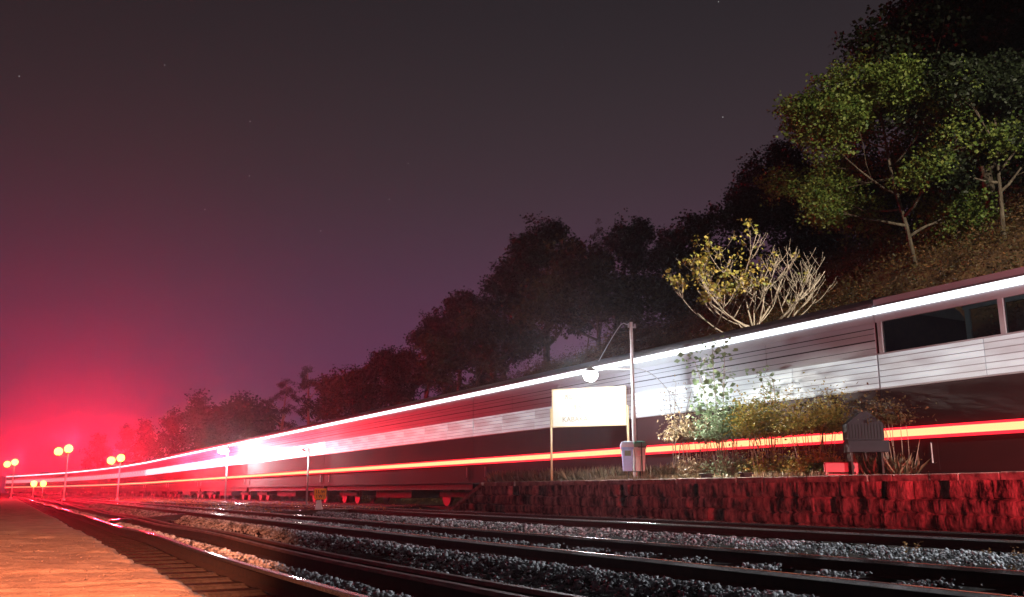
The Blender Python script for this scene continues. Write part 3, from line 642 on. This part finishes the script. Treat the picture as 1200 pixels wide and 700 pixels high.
# ---------------------------------------------------------------- vegetation
def limb(mb, p, d, L, r0, r1, rr, n=6, curl=.12, sides=7, up=0.0):
    pts = [Vector(p)]; d = Vector(d).normalized()
    for i in range(n):
        d = (d + Vector((rr.uniform(-1, 1), rr.uniform(-1, 1), rr.uniform(-1, 1))) * curl + Vector((0, 0, up))).normalized(); pts.append(pts[-1] + d * (L / n))
    mb.tube(pts, [r0 + (r1 - r0) * i / n for i in range(n + 1)], sides); return pts
def tree(label, base, H, R, nl, ls, leaf, seed, bark='bark', cb=.35, group=None, name='tree', lean=(0, 0), clump=.30, nb=11, trunk_r=None, sparse=1.0, shape=1.0, cat='tree'):
    rr = random.Random(seed); rg = np.random.default_rng(seed)
    t = empty(name, base, label=label, cat=cat, group=group); mb = MB(); r0 = trunk_r or H * .022
    tp = limb(mb, (0, 0, -.3), (lean[0], lean[1], 1), H * .86, r0, r0 * .25, rr, 10, .05, 9)
    cl = []
    for k in range(nb):
        u = cb + (.97 - cb) * (k + rr.random() * .6) / nb; i = min(int(u * 10), 9); p = tp[i].lerp(tp[i + 1], u * 10 - i)
        a = k * 2.4 + rr.uniform(-.4, .4); prof = math.sin(min(1, (u - cb) / (1 - cb) * .85 + .28) * PI) ** .6 * shape
        L = R * max(.35, prof) * rr.uniform(.7, 1.1); q = limb(mb, p, (math.cos(a), math.sin(a), rr.uniform(.25, .75)), L, r0 * (1 - u) * .7 + .02, .012, rr, 6, .16, 6, .03)
        cl.append((q[-1], R * clump * rr.uniform(.5, 1.25)))
        for m_ in range(3):
            s_ = q[rr.randint(2, 5)]; b = a + rr.uniform(-1.3, 1.3); e = limb(mb, s_, (math.cos(b), math.sin(b), rr.uniform(0, .9)), L * rr.uniform(.3, .8), .022, .007, rr, 4, .2, 5)
            cl.append((e[-1], R * clump * rr.uniform(.3, .85)))
    cl.append((tp[-1] + Vector((0, 0, H * .03)), R * clump))
    mb.build('trunk', M[bark], t, True)
    w = np.array([c[1] ** 2.2 for c in cl]); w /= w.sum(); P = []
    for (c, s), ww in zip(cl, w):
        # leaves sit in twig clusters so that gaps stay open
        k = max(3, int(nl * ww / 11 * sparse)); tw = rg.normal(size=(k, 3)); tw /= np.linalg.norm(tw, axis=1)[:, None]; tw *= (rg.random((k, 1)) ** .5) * s * (1 + .35 * rg.random((k, 1)) ** 4) * np.array([1.15, 1.15, .8])
        pts = np.repeat(tw, 11, 0) + rg.normal(size=(k * 11, 3)) * ls * 1.2; P.append(pts + np.array(c))
    P = np.concatenate(P)
    for k in range(26):     # open gaps in the crown
        a_ = rg.uniform(0, 2 * PI); q_ = np.array([math.cos(a_) * R * rg.uniform(.2, 1.1), math.sin(a_) * R * rg.uniform(.2, 1.1), H * rg.uniform(max(cb, .3), 1.02)])
        P = P[((P - q_) ** 2).sum(1) > (R * rg.uniform(.10, .30)) ** 2]
    V, Fa = leaves(P, ls * 1.3, rg, .75)
    link('crown', npmesh('crown', V, Fa, M[leaf]), None, t); return t
def tree_at(px, pytop, X, label, R, nl, ls, leaf, seed, **k):
    q = atX(px, pytop, X); b = gz(q.x, q.y); return tree(label, (q.x, q.y, b), (q.z - b) * 1.0, R, nl, ls, leaf, seed, **k)
G1 = 'trees on the hillside'
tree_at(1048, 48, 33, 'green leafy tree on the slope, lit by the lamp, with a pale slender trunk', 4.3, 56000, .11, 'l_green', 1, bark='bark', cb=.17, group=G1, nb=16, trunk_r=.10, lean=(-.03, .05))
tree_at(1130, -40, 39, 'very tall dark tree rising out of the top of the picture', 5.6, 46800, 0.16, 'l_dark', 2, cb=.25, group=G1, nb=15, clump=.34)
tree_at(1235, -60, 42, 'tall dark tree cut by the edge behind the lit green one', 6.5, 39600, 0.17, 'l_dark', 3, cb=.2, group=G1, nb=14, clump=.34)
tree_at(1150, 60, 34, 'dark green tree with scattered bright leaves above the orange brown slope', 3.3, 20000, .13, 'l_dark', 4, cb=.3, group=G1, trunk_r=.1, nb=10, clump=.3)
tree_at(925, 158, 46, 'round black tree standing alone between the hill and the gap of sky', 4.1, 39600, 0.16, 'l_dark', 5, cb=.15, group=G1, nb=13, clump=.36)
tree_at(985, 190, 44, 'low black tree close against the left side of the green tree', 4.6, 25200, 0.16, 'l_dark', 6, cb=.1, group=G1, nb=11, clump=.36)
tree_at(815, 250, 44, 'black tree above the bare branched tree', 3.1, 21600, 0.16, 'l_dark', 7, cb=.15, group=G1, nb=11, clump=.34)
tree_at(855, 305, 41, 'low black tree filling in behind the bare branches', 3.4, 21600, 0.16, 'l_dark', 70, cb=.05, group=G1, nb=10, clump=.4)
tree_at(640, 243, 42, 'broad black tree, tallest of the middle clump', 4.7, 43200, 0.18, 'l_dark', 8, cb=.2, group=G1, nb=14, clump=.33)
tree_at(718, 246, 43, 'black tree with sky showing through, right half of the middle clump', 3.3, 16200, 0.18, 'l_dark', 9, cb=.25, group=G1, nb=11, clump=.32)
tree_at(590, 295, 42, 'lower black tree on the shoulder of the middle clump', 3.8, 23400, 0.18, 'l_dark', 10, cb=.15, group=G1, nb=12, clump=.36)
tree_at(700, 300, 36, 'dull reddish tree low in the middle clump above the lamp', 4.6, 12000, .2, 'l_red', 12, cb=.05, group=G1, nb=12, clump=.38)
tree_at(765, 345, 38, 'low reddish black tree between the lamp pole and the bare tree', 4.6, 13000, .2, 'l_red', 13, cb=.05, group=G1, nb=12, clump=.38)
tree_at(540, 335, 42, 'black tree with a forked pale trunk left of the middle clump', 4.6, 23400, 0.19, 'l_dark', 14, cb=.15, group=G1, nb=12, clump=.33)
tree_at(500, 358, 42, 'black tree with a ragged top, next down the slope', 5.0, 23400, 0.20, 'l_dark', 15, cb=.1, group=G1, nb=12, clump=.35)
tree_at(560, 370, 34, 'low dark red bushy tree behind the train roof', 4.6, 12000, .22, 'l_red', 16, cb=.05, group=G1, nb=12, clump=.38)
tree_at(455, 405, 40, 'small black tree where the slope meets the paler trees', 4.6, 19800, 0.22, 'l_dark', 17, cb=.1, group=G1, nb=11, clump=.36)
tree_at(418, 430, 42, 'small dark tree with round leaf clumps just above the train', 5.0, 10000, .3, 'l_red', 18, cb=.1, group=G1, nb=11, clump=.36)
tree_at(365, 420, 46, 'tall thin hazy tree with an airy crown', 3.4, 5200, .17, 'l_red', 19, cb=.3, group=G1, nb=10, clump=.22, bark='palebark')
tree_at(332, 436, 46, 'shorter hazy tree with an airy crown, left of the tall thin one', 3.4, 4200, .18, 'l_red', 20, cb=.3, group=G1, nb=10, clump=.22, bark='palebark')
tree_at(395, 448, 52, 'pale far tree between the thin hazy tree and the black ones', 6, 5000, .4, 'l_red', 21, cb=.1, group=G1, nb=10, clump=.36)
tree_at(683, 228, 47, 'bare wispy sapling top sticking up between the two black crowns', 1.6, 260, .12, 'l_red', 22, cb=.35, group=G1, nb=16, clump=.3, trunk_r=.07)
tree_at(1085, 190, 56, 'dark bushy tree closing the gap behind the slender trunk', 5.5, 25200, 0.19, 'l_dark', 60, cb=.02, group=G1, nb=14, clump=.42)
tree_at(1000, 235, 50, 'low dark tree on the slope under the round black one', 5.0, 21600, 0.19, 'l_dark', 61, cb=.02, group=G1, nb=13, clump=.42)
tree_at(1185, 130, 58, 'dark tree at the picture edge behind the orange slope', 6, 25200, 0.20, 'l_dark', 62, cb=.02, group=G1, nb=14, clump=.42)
G2 = 'far trees in the purple haze'
for i, (px, py, R, lab) in enumerate(((238, 457, 11, 'domed far tree, highest point of the purple wood'), (281, 464, 10, 'far tree at the right end of the purple wood'), (205, 474, 10, 'far tree left of the domed one'), (178, 487, 8, 'small far tree where the purple wood thins out'), (155, 492, 8, 'far tree sunk in red glow above the lamps'), (262, 478, 11, 'far tree filling the front of the purple wood'), (300, 478, 7, 'far shrub at the foot of the purple wood'), (120, 505, 9, 'last faint tree of the far wood in red glow'))):
    tree_at(px, py, 62 if i != 7 else 50, lab, R * .75, 5200, .75, 'l_dark', 40 + i, cb=.02, group=G2, nb=14, clump=.42)

# bare tree with upward curling branches
q = atX(884, 390, 21.8); bz = gz(q.x, q.y); t = empty('bare_tree', (q.x, q.y, bz), label='mostly bare tree with pale upcurved branches and yellow leaves on one side', cat='tree'); rr = random.Random(4); mb = MB(); tips = []
ht = q.z - bz; ctr = Vector((0, 0, ht * 1.0))
mb.tube([(0, 0, -.3), (.05, 0, ht * .4), (0, 0, ht * 1.0)], [.11, .09, .07], 8)
def br_(p, d, L, r, lev):
    d = Vector(d).normalized(); pts = [Vector(p)]; n = 6
    for i in range(n):
        d = (d + Vector((rr.uniform(-1, 1), rr.uniform(-1, 1), 0)) * .10 + Vector((0, 0, 15e-2 if lev else .13))).normalized(); pts.append(pts[-1] + d * L / n)
    mb.tube(pts, [r * (1 - .5 * i / n) for i in range(n + 1)], 6)
    if lev < 3:
        for k in range(rr.choice((2, 3, 3))):
            j = rr.randint(2, 5); a = rr.uniform(0, 2 * PI); w = Vector((math.cos(a), math.sin(a), rr.uniform(-.3, .3))); br_(pts[j], d * .6 + w * .8, L * rr.uniform(.5, .75), r * .58, lev + 1)
    if lev >= 2: tips.append(pts[-1])
Rt = RT.normalized()
for k, (s, up_) in enumerate(((-1, .1), (-.85, .35), (-.6, .7), (-.25, 1), (.1, 1.1), (.4, .9), (.7, .6), (.9, .3), (1, .0), (-.5, .15), (.45, .2))):
    dv = Rt * s + Vector((0, 0, up_)) + FW * rr.uniform(-.5, .5); br_(ctr + Vector((0, 0, rr.uniform(-.5, .2))), dv, rr.uniform(2.1, 2.8) , .038, 0)
mb.build('trunk', M['palebark'], t, True)
rg = np.random.default_rng(6); P = []
for p in tips:
    s = p.dot(Rt); pr = .9 if s < -.4 else (.65 if s < .3 and p.z > ctr.z + 1.4 else .02)
    if rr.random() < pr: P.append(np.array(p) + rg.normal(size=(9, 3)) * .10)
P = np.concatenate(P); V, Fa = leaves(P, .15, rg, .65); link('foliage', npmesh('foliage', V, Fa, M['l_yellow']), None, t)

# bushes behind the platform edge: leafy heads on thin stems above low growth
def bush(px, X, w, zlo, zhi, low, n, ls, leaf, seed, label, cat='bush', name='bush', stems=16):
    q = atX(px, 552, X); t = empty(name, (q.x, q.y, PZ - .03), label=label, cat=cat, group='bushes at the back of the platform'); rg = np.random.default_rng(seed); rr = random.Random(seed); mb = MB()
    hs = []
    for k in range(stems):
        s = rr.uniform(-w, w); dx = rr.uniform(-.28, .28); p = Rt * s + Vector((dx * .8, 0, 0)); p.x = max(-.65, min(.75, p.x)) if abs(s) < .8 else p.x * .6; p0 = p * .6
        e = limb(mb, (p0.x, p0.y, 0), (p.x * .5, p.y * .5, 1.3), rr.uniform(zlo + .1, zhi) * .95, .012, .004, rr, 5, .08, 5); hs.append(e[-1]); hs.append(e[-2])
    mb.build('stems', M['palebark'], t)
    P = []
    for h in hs:
        k = n // len(hs); u = rg.normal(size=(k, 3)) * np.array([.20, .24, .22]); z = h.z + u[:, 2]; P.append(np.stack([h.x + u[:, 0], h.y + u[:, 1], np.clip(z, zlo + rg.random(k) * .15, None)], 1))
    k = int(n * low); s = rg.uniform(-w * .8, w * .8, k); P.append(np.stack([Rt.x * s * .8 + rg.normal(size=k) * .18, Rt.y * s + rg.normal(size=k) * .2, np.abs(rg.normal(size=k)) * .26], 1))
    P = np.concatenate(P); P = P[(P[:, 0] + q.x < 16.3) & (P[:, 0] + q.x > 14.5)]
    V, Fa = leaves(P, ls, rg, .5); link('foliage', npmesh('foliage', V, Fa, M[leaf]), None, t)
bush(818, 15.4, .55, 1.0, 1.45, .5, 3600, .085, 'l_dry', 1, 'pale straw coloured dry bush next along from the bins')
bush(862, 15.45, .6, 1.0, 1.75, .45, 4600, .075, 'l_pale', 2, 'pale green bush below the round leaved sapling')
bush(905, 15.5, .5, 1.0, 1.75, .5, 4600, .07, 'l_yellow', 3, 'olive bush in the middle of the row, dry twigs among its leaves')
bush(952, 15.4, .55, 1.0, 1.75, .8, 6500, .06, 'l_yellow', 4, 'dense yellow green bush beside the grey cabinet')
bush(1050, 15.9, .6, 1.1, 1.5, .15, 1500, .07, 'l_brown', 5, 'thin dark brown bush beyond the grey cabinet')
# saplings
def sapling(px, pt, X, leaf, ls, n, label, seed, cl=.16):
    q = atX(px, 552, X); h = atX(px, pt, X).z - PZ; rr = random.Random(seed); rg = np.random.default_rng(seed); t = empty('sapling', (q.x, q.y, PZ - .03), label=label, cat='sapling', group='saplings on the platform'); mb = MB(); cs = []
    for k in range(3):
        e = limb(mb, (0, 0, 0), (rr.uniform(-.12, .12), rr.uniform(-.12, .12), 1), h * rr.uniform(.8, 1), .016, .006, rr, 8, .06, 6)
        for j in (4, 5, 6, 7, 8):
            cs.append(e[j]); f_ = limb(mb, e[j], (rr.uniform(-1, 1), rr.uniform(-1, 1), .4), rr.uniform(.15, .4), .006, .003, rr, 3, .1, 4); cs.append(f_[-1])
    mb.build('stems', M['palebark'], t)
    P = np.concatenate([np.array(c) + rg.normal(size=(n, 3)) * cl for c in cs]); P = P[(P[:, 0] + q.x < 16.3)]
    V, Fa = leaves(P, ls, rg, .8); link('foliage', npmesh('foliage', V, Fa, M[leaf]), None, t)
sapling(846, 398, 15.5, 'l_pale', .14, 9, 'sapling with round pale leaves against the coach side', 3)
sapling(792, 432, 15.7, 'l_dry', .06, 5, 'thin straggling sapling in front of the pale ribbed coach', 4)
sapling(905, 440, 15.8, 'l_pale', .09, 6, 'short round leaved sapling rising out of the olive bush', 5)

# dry grass along the platform
rg = np.random.default_rng(21); n = 5200; px = np.concatenate([rg.normal(15.35, .25, n // 2), rg.uniform(14.5, 16.2, n // 2)]); y0_, y1_ = atX(980, 552, 15).y, atX(700, 552, 15).y
py = rg.uniform(y0_, y1_, n); D = np.stack([rg.normal(size=n) * .4, rg.normal(size=n) * .4, np.ones(n)], 1); V, Fa = leaves(np.stack([px, py, np.full(n, PZ - .03)], 1), .15, rg, .09, D=D)
tag(link('dry_grass', npmesh('dry_grass', V, Fa, M['l_dry']), None), 'straw dry grass growing along the platform top by the bins', 'grass', kind='stuff')
n = 5200; px = rg.uniform(15.6, 16.25, n); py = rg.uniform(atX(1060, 552, 15.8).y, atX(575, 560, 15.8).y, n); D = np.stack([rg.normal(size=n) * .25, rg.normal(size=n) * .25, np.ones(n)], 1); V, Fa = leaves(np.stack([px, py, np.full(n, PZ - .03)], 1), .42, rg, .016, D=D)
tag(link('tall_grass', npmesh('tall_grass', V, Fa, M['l_dry']), None), 'tall brown grass along the back edge of the platform', 'grass', kind='stuff')

# hillside undergrowth (one mass)
def brush(name, n, xr, yr, ls, leaf, seed, label, hh=.8, pcl=26):
    rg = np.random.default_rng(seed); k = n // pcl; x = rg.uniform(*xr, k); y = rg.uniform(*yr, k); z = hill_h(x, y); s = rg.uniform(.4, 1.3, k)
    c = np.repeat(np.stack([x, y, z], 1), pcl, 0); s = np.repeat(s, pcl)[:, None]; o = rg.normal(size=(k * pcl, 3)) * np.array([.45, .45, .3]) * s; o[:, 2] = np.abs(o[:, 2]) * 1.6 * hh
    V, Fa = leaves(c + o, ls, rg, .4, -.2); tag(link(name, npmesh(name, V, Fa, M[leaf]), None), label, 'undergrowth', kind='stuff')
brush('bracken', 150000, (21, 46), (8, 60), .13, 'l_brown', 31, 'brown bracken and dry scrub covering the hillside')
brush('undergrowth', 70000, (21, 48), (5, 120), .15, 'l_red', 32, 'dull olive undergrowth over the hillside', 1.3)
brush('scrub', 30000, (22, 60), (70, 260), .5, 'l_dark', 33, 'dark scrub over the far hillside', 1.6)
brush('line_side_weeds', 9000, (7.6, 14), (34, 90), .10, 'l_weed', 34, 'low rusty weeds between the far tracks', .35)

# weeds between the rails
def weed(px, py, h, label, seed, z=-.24):
    q = atZ(px, py, z); rr = random.Random(seed); rg = np.random.default_rng(seed); t = empty('weed', (q.x, q.y, z), label=label, cat='weed', group='weeds between the rails'); mb = MB(); P = []
    for k in range(4):
        e = limb(mb, (0, 0, 0), (rr.uniform(-.6, .6), rr.uniform(-.6, .6), 1), h * rr.uniform(.6, 1), .005, .002, rr, 5, .1, 4); P += [np.array(p) + rg.normal(size=(5, 3)) * h * .05 for p in e[1:]]
    mb.build('stems', M['palebark'], t); V, Fa = leaves(np.concatenate(P), h * .13, rg, .5); link('foliage', npmesh('foliage', V, Fa, M['l_weed']), None, t)
weed(582, 703, .16, 'orange dry weed in front of the dull rails, largest', 1); weed(510, 691, .09, 'tiny dry weed beside the dull rails', 2)
weed(1068, 655, .26, 'dry orange weed by the gravel below the block wall', 3); weed(1186, 668, .28, 'dry weed at the edge near the wall foot', 4); weed(1165, 662, .20, 'smaller dry weed just beside the one at the edge', 5)
